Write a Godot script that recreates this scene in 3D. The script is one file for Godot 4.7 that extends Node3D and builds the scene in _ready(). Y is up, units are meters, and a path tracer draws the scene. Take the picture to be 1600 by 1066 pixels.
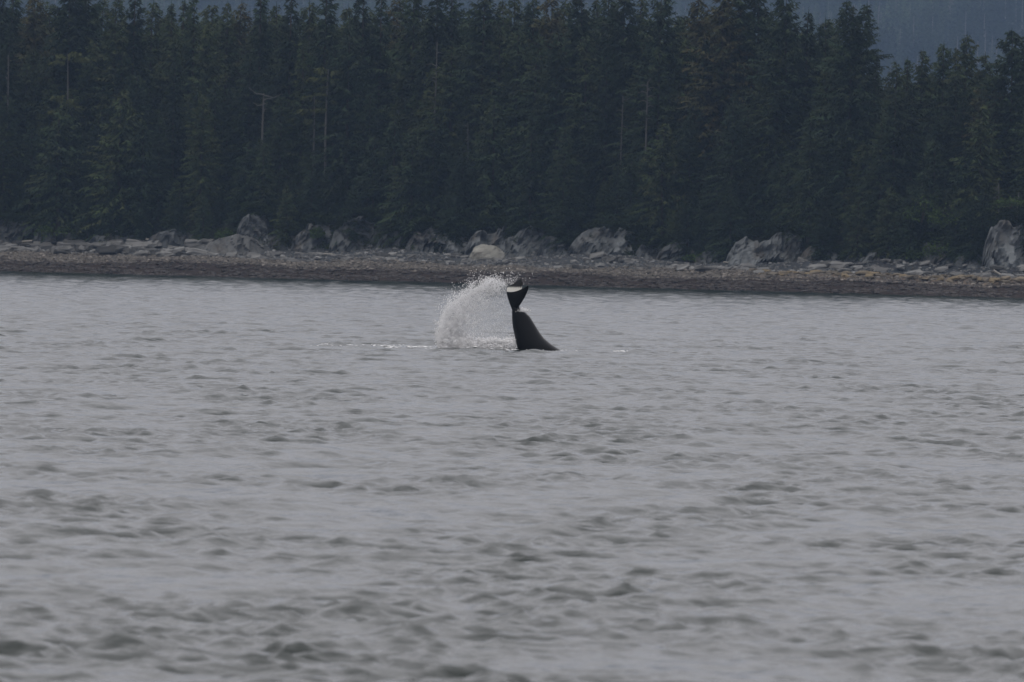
extends Node3D
# A grey day on the water: an orca's tail thrown up beside its splash, a spruce shore behind, a hazy mountain beyond.

const F := 16000.0       # focal length in pixels of a 1600 wide frame
const HZ := 147.0        # the horizon above the middle of the frame, in the same pixels
const EYE := 4.6         # eye height above the sea
const ROLL := 1.35       # the boat heels a little
const WHALE_D := 457.0

var rng := RandomNumberGenerator.new()
var names := {}
var roll_c := cos(deg_to_rad(ROLL))
var roll_s := sin(deg_to_rad(ROLL))
var M := {}
var n_rough := FastNoiseLite.new()
var n_big := FastNoiseLite.new()
var n_cell := FastNoiseLite.new()
var n_gust := FastNoiseLite.new()
# waves: wave vector, height, chop, phase
var wkx := PackedFloat32Array()
var wkz := PackedFloat32Array()
var wa := PackedFloat32Array()
var wp := PackedFloat32Array()
var wl := PackedFloat32Array()

# ---------------------------------------------------------------- helpers
func numbered(called: String) -> String:
	if not names.has(called):
		names[called] = 0
		return called
	names[called] += 1
	return "%s_%03d" % [called, names[called]]

func tag(o: Node, label: String, category := "", group := "", kind := "") -> void:
	if label: o.set_meta("label", label)
	if category: o.set_meta("category", category)
	if group: o.set_meta("group", group)
	if kind: o.set_meta("kind", kind)

func top(called: String, mesh: Mesh, mat: Material) -> MeshInstance3D:
	var o := MeshInstance3D.new()
	o.name = numbered(called)
	o.mesh = mesh
	o.material_override = mat
	add_child(o)
	return o

func part(called: String, mesh: Mesh, mat: Material, parent: Node3D) -> MeshInstance3D:
	var o := MeshInstance3D.new()
	o.name = called
	o.mesh = mesh
	o.material_override = mat
	parent.add_child(o, true)
	return o

func base(called: String, at: Vector3) -> Node3D:
	var o := Node3D.new()
	o.name = numbered(called)
	o.position = at
	add_child(o)
	return o

func where(px: float, py: float, d: float) -> Vector3:   # the place seen at a photograph pixel, d metres out
	var dx := px - 800.0
	var dy := py - 533.0
	var u := dx * roll_c + dy * roll_s
	var v := -dx * roll_s + dy * roll_c
	return Vector3(d * u / F, EYE - d * (v + HZ) / F, -d)

func lin(r: float, g: float, b: float) -> Color:
	return Color(r, g, b).linear_to_srgb()

func arrays(v: PackedVector3Array, c := PackedColorArray(), idx := PackedInt32Array(), n := PackedVector3Array(), uv := PackedVector2Array()) -> ArrayMesh:
	var a := []
	a.resize(Mesh.ARRAY_MAX)
	a[Mesh.ARRAY_VERTEX] = v
	if c.size(): a[Mesh.ARRAY_COLOR] = c
	if idx.size(): a[Mesh.ARRAY_INDEX] = idx
	if n.size(): a[Mesh.ARRAY_NORMAL] = n
	if uv.size(): a[Mesh.ARRAY_TEX_UV] = uv
	var m := ArrayMesh.new()
	m.add_surface_from_arrays(Mesh.PRIMITIVE_TRIANGLES, a)
	return m

func paint(r: float, g: float, b: float, rough := 0.9, spec := 0.3, vertex := true) -> StandardMaterial3D:
	var m := StandardMaterial3D.new()
	m.albedo_color = lin(r, g, b)
	m.roughness = rough
	m.metallic_specular = spec
	m.vertex_color_use_as_albedo = vertex
	return m

func noise_tex(freq: float, bump := 0.0, kind := FastNoiseLite.TYPE_SIMPLEX_SMOOTH, octaves := 5, size := 512, seed_ := 1) -> NoiseTexture2D:
	var t := NoiseTexture2D.new()
	var n := FastNoiseLite.new()
	n.noise_type = kind
	n.frequency = freq
	n.fractal_octaves = octaves
	n.seed = seed_
	t.noise = n
	t.width = size
	t.height = size
	t.seamless = true
	if bump > 0.0:
		t.as_normal_map = true
		t.bump_strength = bump
	return t

# ---------------------------------------------------------------- the scene
func _ready() -> void:
	rng.seed = 4711
	# camera
	var cam := Camera3D.new()
	cam.name = "camera"
	cam.position = Vector3(0, EYE, 0)
	cam.basis = Basis(Vector3.RIGHT, -atan(HZ / F)) * Basis(Vector3.BACK, deg_to_rad(ROLL))
	cam.keep_aspect = Camera3D.KEEP_HEIGHT
	var lens := CameraAttributesPhysical.new()
	lens.frustum_focal_length = 360.2
	lens.frustum_focus_distance = WHALE_D
	lens.exposure_aperture = 5.8
	cam.attributes = lens
	add_child(cam)
	cam.fov = rad_to_deg(2.0 * atan(533.0 / F))
	cam.near = 0.5
	cam.far = 20000.0
	cam.current = true
	# sky, air and light: an even overcast
	var env := Environment.new()
	env.background_mode = Environment.BG_SKY
	var sky := Sky.new()
	var sm := ProceduralSkyMaterial.new()
	sm.sky_horizon_color = Color(0.603, 0.597, 0.609)
	sm.sky_top_color = Color(0.857, 0.851, 0.866)
	sm.sky_curve = 0.32
	sm.sky_energy_multiplier = 1.25
	sm.ground_horizon_color = Color(0.40, 0.41, 0.43)
	sm.ground_bottom_color = Color(0.30, 0.31, 0.32)
	sm.sun_angle_max = 1.0
	sky.sky_material = sm
	env.sky = sky
	env.tonemap_mode = Environment.TONE_MAPPER_LINEAR
	env.tonemap_exposure = 1.0
	env.sdfgi_enabled = true
	env.ssao_enabled = true
	env.ssil_enabled = true
	env.fog_enabled = true
	env.volumetric_fog_enabled = true
	env.volumetric_fog_density = 0.0
	env.fog_density = 0.000058
	env.fog_light_color = Color(0.70, 0.83, 1.0)
	var we := WorldEnvironment.new()
	we.name = "world_environment"
	we.environment = env
	add_child(we)
	var sun := DirectionalLight3D.new()
	sun.name = "overcast_sun"
	sun.light_energy = 0.24
	sun.light_angular_distance = 30.0
	sun.light_color = Color(1.0, 0.97, 0.93)
	sun.shadow_enabled = true
	sun.rotation_degrees = Vector3(-60, -35, 0)
	add_child(sun)

	n_rough.seed = 3; n_rough.frequency = 0.35; n_rough.fractal_octaves = 4
	n_big.seed = 8; n_big.frequency = 0.03; n_big.fractal_octaves = 3
	n_gust.seed = 15; n_gust.frequency = 0.11; n_gust.fractal_octaves = 3
	n_cell.seed = 5; n_cell.noise_type = FastNoiseLite.TYPE_CELLULAR; n_cell.frequency = 0.45
	n_cell.cellular_return_type = FastNoiseLite.RETURN_DISTANCE2_SUB; n_cell.fractal_type = FastNoiseLite.FRACTAL_NONE
	make_materials()
	marks = [[12.0, "broken pale trunk"], [103.0, "flat-topped bent spruce"], [172.0, "leaning driftwood"], [365.0, "gravelly mound"], [412.0, "forked snag"], [515.0, "bare-trunked spruce"], [677.0, "slim snag"], [761.0, "domed boulder"], [1012.0, "ladder-branched snag"], [1337.0, "twin-topped spruce"], [1440.0, "twisted bleached snag"], [1580.0, "round-topped spruce"]]
	var t0 := Time.get_ticks_msec()
	make_waves()
	build_sea()
	print("sea ", Time.get_ticks_msec() - t0); t0 = Time.get_ticks_msec()
	build_land()
	build_bluffs()
	print("land ", Time.get_ticks_msec() - t0); t0 = Time.get_ticks_msec()
	build_forest()
	print("forest ", Time.get_ticks_msec() - t0); t0 = Time.get_ticks_msec()
	build_far_forest()
	build_stones()
	build_shrubs()
	build_undergrowth()
	print("stones ", Time.get_ticks_msec() - t0); t0 = Time.get_ticks_msec()
	build_whale()
	build_splash()
	print("whale ", Time.get_ticks_msec() - t0)

func make_materials() -> void:
	# sea water: a dark green body under a glossy skin with fine ripples
	var w := StandardMaterial3D.new()
	w.albedo_color = lin(0.012, 0.0195, 0.016)
	w.roughness = 0.13
	w.metallic_specular = 0.36
	w.normal_enabled = true
	w.normal_texture = noise_tex(0.012, 7.0, FastNoiseLite.TYPE_SIMPLEX_SMOOTH, 5, 1024, 21)
	w.normal_scale = 0.42
	M.water = w
	var r := paint(1, 1, 1, 0.92, 0.3)
	r.uv1_triplanar = true
	r.uv1_world_triplanar = true
	r.uv1_scale = Vector3(0.23, 0.23, 0.23)
	r.normal_enabled = true
	r.normal_texture = noise_tex(0.012, 10.0, FastNoiseLite.TYPE_SIMPLEX_SMOOTH, 6, 512, 4)
	M.rock = r
	M.ground = paint(1, 1, 1, 0.95, 0.2)
	M.weed = paint(1, 1, 1, 0.6, 0.4)
	M.bark = paint(0.055, 0.045, 0.036, 0.95, 0.2, false)
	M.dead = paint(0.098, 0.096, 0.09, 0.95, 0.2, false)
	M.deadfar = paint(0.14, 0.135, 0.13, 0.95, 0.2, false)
	M.drift = paint(0.33, 0.31, 0.28, 0.95, 0.2, false)
	var tints := [[0.95, 1.05, 0.90], [1.12, 1.14, 0.92], [0.68, 0.80, 0.76], [1.18, 1.20, 0.88], [1.30, 1.0, 0.78], [0.52, 0.61, 0.58]]
	M.leaf = []
	for t in tints:
		M.leaf.append(paint(t[0] * 0.70, t[1] * 0.705, t[2] * 0.66, 0.85, 0.25))
	M.shrub = paint(0.75, 0.85, 0.5, 0.8, 0.3)
	var sk := paint(1, 1, 1, 0.30, 0.26)
	M.skin = sk
	M.foam = paint(0.82, 0.83, 0.84, 0.7, 0.4, false)
	M.drop = paint(0.93, 0.93, 0.94, 0.5, 0.3, false)

# ---------------------------------------------------------------- sea
func make_waves() -> void:
	var n := 60
	for k in n:
		var t := k / float(n - 1)
		var l := 5.6 * pow(0.27 / 5.6, t) * rng.randf_range(0.93, 1.07)
		var spread := lerpf(0.45, 1.1, t)
		var dir := deg_to_rad(20.0) + rng.randfn() * spread     # mostly rolling towards the boat, a little across
		var kk := TAU / l
		wkx.append(kk * sin(dir)); wkz.append(kk * cos(dir))
		wa.append(0.030 / kk * lerpf(0.40, 1.62, smoothstep(0.0, 0.55, t)))
		wp.append(rng.randf() * TAU)
		wl.append(l)

func sea_h(x: float, z: float) -> float:
	var h := 0.0
	for c in wa.size():
		if wl[c] < 1.2: break
		h += wa[c] * cos(wkx[c] * x + wkz[c] * z + wp[c])
	return h

func build_sea() -> void:
	var ang := PackedFloat32Array()
	var side := []
	var st := 0.0006
	var a := 0.078
	while a < 1.6:
		side.append(a)
		st *= 1.35
		a += st
	side.append(1.6)
	for k in range(side.size() - 1, 0, -1): ang.append(-side[k])
	var nd := 290
	for k in nd: ang.append(lerpf(-0.078, 0.078, k / float(nd - 1)))
	for k in range(1, side.size()): ang.append(side[k])
	var dist := PackedFloat32Array()
	for d in [1.0, 4.0, 8.0, 14.0, 20.0, 28.0, 36.0, 46.0, 56.0, 66.0, 76.0, 84.0, 90.0, 95.0]: dist.append(d)
	var d := 98.0
	while d < 1335.0:
		dist.append(d)
		d *= 1.0 + (0.00115 if d < 230.0 else 0.00082 if d < 520.0 else 0.00098)
	for e in [1360.0, 1420.0, 1600.0, 2000.0, 3000.0, 5000.0, 9000.0]: dist.append(e)
	var cols := ang.size()
	var rows := dist.size()
	var v := PackedVector3Array(); v.resize(cols * rows)
	var nn := PackedVector3Array(); nn.resize(cols * rows)
	var uv := PackedVector2Array(); uv.resize(cols * rows)
	var bp := PackedFloat32Array(); bp.resize(wa.size())
	var ckx := PackedFloat32Array(); ckx.resize(wa.size())
	for c in wa.size():
		ckx[c] = (1.0 if wl[c] > 1.5 else 1.2) / (TAU / wl[c])
	for j in rows:
		var z := -dist[j]
		var dz: float = maxf(absf(dist[j] - dist[maxi(j - 1, 0)]), 0.02)
		var nc := 0
		for c in wa.size():
			bp[c] = wkz[c] * z + wp[c]
			if wl[c] > 1.8 * dz: nc = c + 1
		if dist[j] < 97.0 or dist[j] > 1340.0: nc = 0
		var edge := clampf((dist[j] - 98.0) / 4.0, 0.0, 1.0)
		var c0 := 0
		while c0 < wl.size() and wl[c0] > 1.7: c0 += 1
		for i in cols:
			var x := dist[j] * ang[i]
			var gust := 1.0
			if absf(ang[i]) <= 0.0781: gust = clampf(0.82 + 1.25 * n_gust.get_noise_2d(x, z * 0.45), 0.25, 1.7)
			var h := 0.0
			var ox := 0.0
			var oz := 0.0
			var sx := 0.0
			var sz := 0.0
			var inner: bool = absf(ang[i]) <= 0.0781
			if inner:
				for c in nc:
					var ph := bp[c] + wkx[c] * x
					var am := wa[c] if c < c0 else wa[c] * gust
					var s := am * sin(ph)
					h += am * cos(ph)
					var gx := s * wkx[c]
					var gz := s * wkz[c]
					sx -= gx
					sz -= gz
					ox -= gx * ckx[c]
					oz -= gz * ckx[c]
			var q := j * cols + i
			v[q] = Vector3(x + ox * edge, h * edge, z + oz * edge)
			nn[q] = Vector3(-sx, 1.0, -sz).normalized()
			uv[q] = Vector2(x, z) / 5.0
	var idx := PackedInt32Array(); idx.resize((cols - 1) * (rows - 1) * 6)
	var w := 0
	for j in rows - 1:
		for i in cols - 1:
			var q := j * cols + i
			idx[w] = q; idx[w + 1] = q + cols; idx[w + 2] = q + cols + 1
			idx[w + 3] = q; idx[w + 4] = q + cols + 1; idx[w + 5] = q + 1
			w += 6
	print("sea grid ", cols, " x ", rows)
	var o := top("sea", arrays(v, PackedColorArray(), idx, nn, uv), M.water)
	tag(o, "choppy grey sea covering the lower two thirds of the view", "sea", "", "structure")

# ---------------------------------------------------------------- land
func shore(x: float) -> float:      # how far out the waterline lies
	return 1250.0 - 0.776 * clampf(x, -160.0, 160.0) + 2.0 * n_big.get_noise_2d(x, 40.0)

const PROFILE := [[-30.0, -2.0], [-6.0, -0.5], [0.0, 0.0], [6.0, 0.75], [13.0, 1.55], [18.0, 2.3], [24.0, 3.2], [29.0, 3.7], [31.0, 4.4], [34.5, 7.0], [40.0, 8.0], [60.0, 9.0], [110.0, 11.0], [220.0, 13.0], [700.0, 18.0], [3000.0, 22.0]]
func rise(s: float) -> float:
	for k in range(1, PROFILE.size()):
		if s <= PROFILE[k][0]:
			return lerpf(PROFILE[k - 1][1], PROFILE[k][1], (s - PROFILE[k - 1][0]) / (PROFILE[k][0] - PROFILE[k - 1][0]))
	return 25.0

func ground(x: float, s: float) -> float:
	var y := rise(s)
	if s > -10.0:
		y += n_big.get_noise_2d(x * 1.5, s * 2.0) * clampf(0.25 + s * 0.02, 0.1, 1.5)
	return y

func sheet(xs: PackedFloat32Array, ss: Array, colour: Callable, flat_noise: float) -> ArrayMesh:
	var v := PackedVector3Array()
	var c := PackedColorArray()
	var n := PackedVector3Array()
	var idx := PackedInt32Array()
	var cols := xs.size()
	for s in ss:
		for x in xs:
			var y := ground(x, s) + flat_noise * n_rough.get_noise_2d(x * 2.0, s * 2.0)
			v.append(Vector3(x, y, -shore(x) - s))
			c.append(colour.call(x, s))
	n.resize(v.size())
	for j in ss.size():
		for i in cols:
			var l := v[j * cols + maxi(i - 1, 0)]
			var r := v[j * cols + mini(i + 1, cols - 1)]
			var b := v[maxi(j - 1, 0) * cols + i]
			var f := v[mini(j + 1, ss.size() - 1) * cols + i]
			n[j * cols + i] = (r - l).cross(f - b).normalized()
	for j in ss.size() - 1:
		for i in cols - 1:
			var q := j * cols + i
			idx.append_array(PackedInt32Array([q, q + cols, q + cols + 1, q, q + cols + 1, q + 1]))
	return arrays(v, c, idx, n)

func beach_colour(x: float, s: float) -> Color:
	var e := s + 2.2 * n_rough.get_noise_2d(x * 0.5, s * 0.4) + 1.2 * n_rough.get_noise_2d(x * 3.0, s)
	var k := 1.0 + 0.5 * n_rough.get_noise_2d(x * 4.0 + 90.0, s * 4.0)
	var right := clampf((x - 25.0) / 15.0, 0.0, 1.0)
	var weed := Color(0.034, 0.027, 0.024)
	var gravel := Color(0.118, 0.108, 0.096).lerp(Color(0.125, 0.10, 0.08), right)
	var grey := Color(0.060, 0.064, 0.068).lerp(Color(0.045, 0.048, 0.052), right)
	var soil := Color(0.030, 0.032, 0.027)
	var col := weed
	if e > 11.5: col = weed.lerp(gravel, clampf((e - 11.5) / 1.5, 0.0, 1.0))
	if e > 17.0: col = gravel.lerp(grey, clampf((e - 17.0) / 2.5, 0.0, 1.0))
	if e > 29.0: col = grey.lerp(soil, clampf((e - 29.0) / 2.5, 0.0, 1.0))
	return Color(col.r * k, col.g * k, col.b * k)

func build_land() -> void:
	var xs := PackedFloat32Array()
	for x in [-500.0, -300.0, -200.0, -140.0, -110.0, -95.0]: xs.append(x)
	var x := -86.0
	while x <= 80.0:
		xs.append(x)
		x += 0.45
	for e in [88.0, 100.0, 130.0, 190.0, 300.0, 500.0]: xs.append(e)
	var ss := []
	var s := -20.0
	while s < 34.0:
		ss.append(s)
		s += 0.6 if s > -1.0 else 4.0
	var o := top("beach", sheet(xs, ss, beach_colour, 0.35), M.ground)
	tag(o, "low stony beach rising from a dark weedy tide band", "beach", "", "structure")
	var xl := PackedFloat32Array()
	for k in 61: xl.append(lerpf(-500.0, 500.0, k / 60.0))
	var sl := [33.0, 36.0, 40.0, 48.0, 60.0, 85.0, 120.0, 180.0, 300.0, 500.0, 900.0, 1600.0, 2600.0]
	var f := top("forest_floor", sheet(xl, sl, func(xx, q): return Color(0.03, 0.03, 0.02), 0.0), M.ground)
	f.position.y = -0.25
	tag(f, "dark forest floor under the spruces", "ground", "", "structure")
	# the mountain far behind
	var v := PackedVector3Array()
	var c := PackedColorArray()
	var idx := PackedInt32Array()
	var cols := 81
	var deep := []
	for k in 41: deep.append(4300.0 + k * 130.0)
	for d in deep:
		for i in cols:
			var xx := lerpf(-4000.0, 4000.0, i / float(cols - 1))
			v.append(Vector3(xx, mountain(xx, d), -d))
			var k := 0.8 + 0.5 * n_big.get_noise_2d(xx * 0.3, d * 0.3)
			c.append(Color(0.035 * k, 0.04 * k, 0.032 * k))
	for j in deep.size() - 1:
		for i in cols - 1:
			var q := j * cols + i
			idx.append_array(PackedInt32Array([q, q + cols, q + cols + 1, q, q + cols + 1, q + 1]))
	var st := SurfaceTool.new()
	st.create_from(arrays(v, c, idx), 0)
	st.generate_normals()
	tag(top("mountain", st.commit(), M.ground), "hazy blue wooded mountainside behind the spruces", "mountain", "", "structure")

func mountain(x: float, d: float) -> float:
	var y := -6.0 + maxf(0.0, d - 4500.0) * 0.13
	y += n_big.get_noise_2d(x * 0.05, d * 0.05) * clampf((d - 4400.0) * 0.06, 0.0, 60.0)
	return minf(y, 420.0 + 60.0 * n_big.get_noise_2d(x * 0.04, 7.0))

# a weathered rock body: a lumpy, split and faceted half-buried mass
func rock_mesh(sx: float, sy: float, sz: float, sd: int, rough: float, nu: int, nv: int, tone: Color, crack := 1.0, boxy := 0.55) -> ArrayMesh:
	var n := FastNoiseLite.new()
	n.seed = sd; n.frequency = 0.55 / maxf(0.5, minf(sx, sy)); n.fractal_octaves = 4
	var cell := FastNoiseLite.new()
	cell.seed = sd + 9; cell.noise_type = FastNoiseLite.TYPE_CELLULAR; cell.frequency = 1.1 / maxf(0.6, minf(sx, sy) * 0.8)
	cell.cellular_return_type = FastNoiseLite.RETURN_DISTANCE2_SUB; cell.fractal_type = FastNoiseLite.FRACTAL_NONE
	var cv := FastNoiseLite.new()
	cv.seed = sd + 9; cv.noise_type = FastNoiseLite.TYPE_CELLULAR; cv.frequency = cell.frequency
	cv.cellular_return_type = FastNoiseLite.RETURN_CELL_VALUE; cv.fractal_type = FastNoiseLite.FRACTAL_NONE
	var p := PackedVector3Array()
	var col := PackedColorArray()
	for j in nv + 1:
		var th := PI * j / nv
		for i in nu + 1:
			var ph := TAU * (i % nu) / nu
			var e := Vector3(sin(th) * cos(ph), cos(th), sin(th) * sin(ph))
			e = Vector3(signf(e.x) * pow(absf(e.x), boxy), signf(e.y) * pow(absf(e.y), boxy), signf(e.z) * pow(absf(e.z), boxy))
			var q := Vector3(e.x * sx, e.y * sy, e.z * sz)
			var g := q + Vector3(sd * 3.1, 0, sd)
			var c := clampf((cell.get_noise_3dv(g) + 1.0) * 2.2, 0.0, 1.0)     # low along the joints
			var amp := rough * (n.get_noise_3dv(g) * 1.1 + cv.get_noise_3dv(g) * 0.45) - rough * crack * 0.5 * (1.0 - c)
			q *= 1.0 + amp
			p.append(q)
			var k := 1.0 + 0.35 * n.get_noise_3dv(g * 2.3) + 0.22 * cv.get_noise_3dv(g)
			var stain := clampf(n.get_noise_3dv(g * 0.7 + Vector3(50, 0, 0)) * 2.0 - 0.35, 0.0, 0.7)
			var cc := Color(tone.r * k, tone.g * k, tone.b * k).lerp(Color(0.10, 0.075, 0.05), stain * crack * 0.6)
			col.append(cc)
	var v := PackedVector3Array()
	var vc := PackedColorArray()
	for j in nv:
		for i in nu:
			var a := j * (nu + 1) + i
			for t in [[a, a + 1, a + nu + 2], [a, a + nu + 2, a + nu + 1]]:
				var m := (col[t[0]] + col[t[1]] + col[t[2]]) / 3.0
				for k in t:
					v.append(p[k]); vc.append(m)
	return arrays(v, vc)

# [x0, x1, y top, y bottom, tone, label]
const BLUFFS := [
	[-15, 62, 336, 376, 0.8, "low dim rock bluff at the shaded end of the shore behind slabs"],
	[376, 426, 320, 372, 1.0, "narrow pale bluff standing just behind the gravelly rock mound"],
	[466, 534, 336, 390, 1.0, "grey bluff with a green tuft at its foot below the bare-trunked spruce"],
	[528, 606, 328, 388, 0.75, "dim wide bluff half hidden by spruces beside the grey tufted bluff"],
	[640, 692, 343, 396, 1.25, "pale cleft bluff beside a dark gap under the slim snag"],
	[692, 744, 350, 400, 1.15, "jagged pale bluff between the cleft bluff and the domed boulder"],
	[738, 806, 340, 400, 1.1, "pale craggy bluff rising directly behind the domed boulder"],
	[790, 868, 348, 400, 0.95, "broken grey bluff directly above the whale's flukes"],
	[902, 1012, 348, 404, 1.2, "wide rounded bluff with brown stain below the ladder-branched snag"],
	[1000, 1056, 372, 408, 0.9, "low sloping shoulder of rock beside the wide stained bluff"],
	[1156, 1276, 350, 412, 1.2, "large steep pale bluff with slanting cracks under dense spruces"],
	[1296, 1350, 386, 416, 0.95, "small grey bluff between the steep bluff and the twin knobs"],
	[1352, 1424, 382, 416, 1.05, "humped twin-knobbed grey bluff under the twin-topped spruce"],
	[1436, 1480, 366, 404, 0.9, "small upright bluff among green shrubs"],
	[1526, 1562, 388, 418, 0.85, "short dark bluff leaning against the tallest pale bluff"],
	[1548, 1630, 330, 416, 1.3, "tallest pale bluff at the end of the shore over a drift log"],
]

# a broken rock face: blocks set back from one another under a ragged brow; peak 3 blocky .. 1 a plain heap
func bluff_mesh(w: float, h: float, sd: int, tone: Color, peak: float, rough := 1.0) -> ArrayMesh:
	var n := FastNoiseLite.new()
	n.seed = sd; n.frequency = 0.20; n.fractal_octaves = 4
	var blk := FastNoiseLite.new()
	blk.seed = sd + 1; blk.noise_type = FastNoiseLite.TYPE_CELLULAR; blk.frequency = 0.42
	blk.cellular_return_type = FastNoiseLite.RETURN_CELL_VALUE; blk.fractal_type = FastNoiseLite.FRACTAL_NONE
	blk.domain_warp_enabled = true; blk.domain_warp_amplitude = 1.2; blk.domain_warp_frequency = 0.3
	var fine: FastNoiseLite = blk.duplicate()
	fine.frequency = 0.95
	var joint: FastNoiseLite = blk.duplicate()
	joint.frequency = 0.6
	joint.cellular_return_type = FastNoiseLite.RETURN_DISTANCE2_SUB
	var nu := maxi(24, int(w * 2.0 / 0.22))
	var nv := 26
	var lean := 0.35 if sd % 2 else -0.3
	var p := PackedVector3Array()
	var c := PackedColorArray()
	for j in nv + 1:
		var t := j / float(nv)
		for i in nu + 1:
			var u := lerpf(-1.0, 1.0, i / float(nu))
			var x := u * w
			var hh := h * maxf(0.0, 1.0 - pow(minf(absf(u), 1.0), peak + 0.2)) * (0.86 + rough * (0.34 * n.get_noise_2d(x * 0.8, 3.0) + 0.07 * blk.get_noise_2d(x, 90.0)))
			hh = maxf(hh, 0.02)
			var y := -1.3 + (hh + 1.3) * minf(1.0, t / 0.75)
			var back := maxf(0.0, t - 0.75) * 12.0 - 2.6 * rough * maxf(0.0, n.get_noise_2d(x * 1.2 + y * 0.5, y * 0.9 + 55.0) + 0.05)
			var q := Vector2(x + lean * y, y * 0.75)
			var b1 := blk.get_noise_2dv(q)
			var b2 := fine.get_noise_2dv(q)
			var z := 1.6 * pow(maxf(0.0, 1.0 - y / maxf(h, 0.1)), 1.2) + rough * (0.6 * b1 + 0.5 * b2 - 0.4 * (1.0 - clampf((joint.get_noise_2dv(q) + 1.0) * 4.0, 0.0, 1.0)) + 0.5 * n.get_noise_2dv(q * 2.0)) - back - 2.5 * pow(absf(u), 4.0)
			p.append(Vector3(x, y + rough * 0.2 * b2, z))
			var k := 1.0 + 0.12 * b1 + 0.10 * b2 + 0.24 * n.get_noise_2dv(q * 3.0 + Vector2(40, 0))
			var stain := clampf(n.get_noise_2dv(q * 1.2 + Vector2(90, 9)) * 1.8 - 0.35, 0.0, 0.5)
			var dark := clampf(n.get_noise_2dv(Vector2(q.x * 3.5, q.y * 0.9) + Vector2(9, 70)) * 1.6 - 0.3, 0.0, 0.4)
			c.append(Color(tone.r * k, tone.g * k, tone.b * k).lerp(Color(0.085, 0.066, 0.046), stain).lerp(Color(0.03, 0.032, 0.03), dark))
	var v := PackedVector3Array()
	var vc := PackedColorArray()
	for j in nv:
		for i in nu:
			var a := j * (nu + 1) + i
			for tri in [[a, a + nu + 2, a + 1], [a, a + nu + 1, a + nu + 2]]:
				var m := (c[tri[0]] + c[tri[1]] + c[tri[2]]) / 3.0
				for k in tri:
					v.append(p[k]); vc.append(m)
	return arrays(v, vc)

func build_bluffs() -> void:
	var k := 0
	for b in BLUFFS:
		var xm: float = (b[0] + b[1]) * 0.5
		var d := 0.0
		var guess: Vector3 = where(xm, b[3], 1270.0)
		d = shore(guess.x) + 31.2
		var p0: Vector3 = where(b[0], b[3], d)
		var p1: Vector3 = where(b[1], b[3], d)
		var pt: Vector3 = where(xm, b[2], d)
		var w := absf(p1.x - p0.x) * 0.5
		var h: float = (pt.y - (p0.y + p1.y) * 0.5)
		var tone := Color(0.118, 0.127, 0.132) * float(b[4])
		var o := top("rock_bluff", bluff_mesh(w * 1.4, h * 0.88, 100 + k * 7, tone, 4.2), M.rock)
		o.position = Vector3((p0.x + p1.x) * 0.5, (p0.y + p1.y) * 0.5 - 0.3, -d)
		tag(o, b[5], "bluff", "rock bluffs along the forest edge")
		k += 1
	# low ledges that tie the bluffs into one bank
	var ledges := []
	for q in [[60, 130, 356], [150, 230, 358], [240, 320, 356], [425, 470, 356], [596, 648, 358], [664, 716, 362], [850, 912, 364], [868, 930, 376], [1040, 1110, 372], [1100, 1165, 384], [1262, 1320, 378], [1330, 1372, 394], [1410, 1446, 388], [1470, 1536, 384], [1500, 1560, 396]]:
		var g2 := where((q[0] + q[1]) * 0.5, 400.0, 1270.0)
		var d2 := shore(g2.x) + 30.6
		var y0: float = 386.0 + (q[0] + q[1]) * 0.5 * 0.0165
		var a0 := where(q[0], y0, d2)
		var a1 := where(q[1], y0, d2)
		var tp := where((q[0] + q[1]) * 0.5, q[2], d2)
		var kk: int = 300 + int(q[0])
		var lo := top("rock_ledge", bluff_mesh(absf(a1.x - a0.x) * 0.72, maxf(tp.y - (a0.y + a1.y) * 0.5, 1.0), kk, Color(0.082, 0.089, 0.094), 4.5, 0.9), M.rock)
		lo.position = Vector3((a0.x + a1.x) * 0.5, (a0.y + a1.y) * 0.5 - 0.2, -d2)
		ledges.append(lo)
	label_row(ledges, func(_o): return "low dim rock ledge", "rock ledge", "low rock ledges between the bluffs")
	# mound
	var dm := shore(-32.0) + 27.0
	var pm := where(370, 394, dm)
	var mo := top("rock_mound", bluff_mesh(5.6, 2.6, 777, Color(0.115, 0.118, 0.118), 1.0, 0.45), M.rock)
	mo.position = pm
	tag(mo, "gravelly grey rock mound rising from the beach before a pale bluff", "rock mound")
	var dd := shore(-2.0) + 25.0
	var od := top("dome_boulder", rock_mesh(2.3, 1.55, 1.8, 31, 0.14, 32, 18, Color(0.27, 0.265, 0.24), 0.25, 0.9), M.rock)
	od.position = where(761, 402, dd)
	tag(od, "big smooth domed pale boulder above the whale splash", "boulder")

# ---------------------------------------------------------------- trees
func trunk_mesh(h: float, r0: float, r1: float, bend: float, sd: int, segs := 10, sides := 7) -> ArrayMesh:
	var r := RandomNumberGenerator.new()
	r.seed = sd
	var st := SurfaceTool.new()
	st.begin(Mesh.PRIMITIVE_TRIANGLES)
	st.set_smooth_group(0)
	var ph := r.randf() * TAU
	var ring := []
	for j in segs + 1:
		var t := j / float(segs)
		var c := Vector3(cos(ph) * bend * sin(t * 2.6), t * h, sin(ph) * bend * sin(t * 2.6))
		var rr := lerpf(r0, r1, pow(t, 0.8)) * (1.0 + (0.5 * pow(1.0 - t, 12.0)))
		var row := []
		for i in sides:
			var a := TAU * i / sides
			row.append(c + Vector3(cos(a), 0, sin(a)) * rr * r.randf_range(0.92, 1.08))
		ring.append(row)
	for j in segs:
		for i in sides:
			var k := (i + 1) % sides
			for p in [ring[j][i], ring[j + 1][k], ring[j + 1][i], ring[j][i], ring[j][k], ring[j + 1][k]]:
				st.add_vertex(p)
	st.index()
	st.generate_normals()
	return st.commit()

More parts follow.
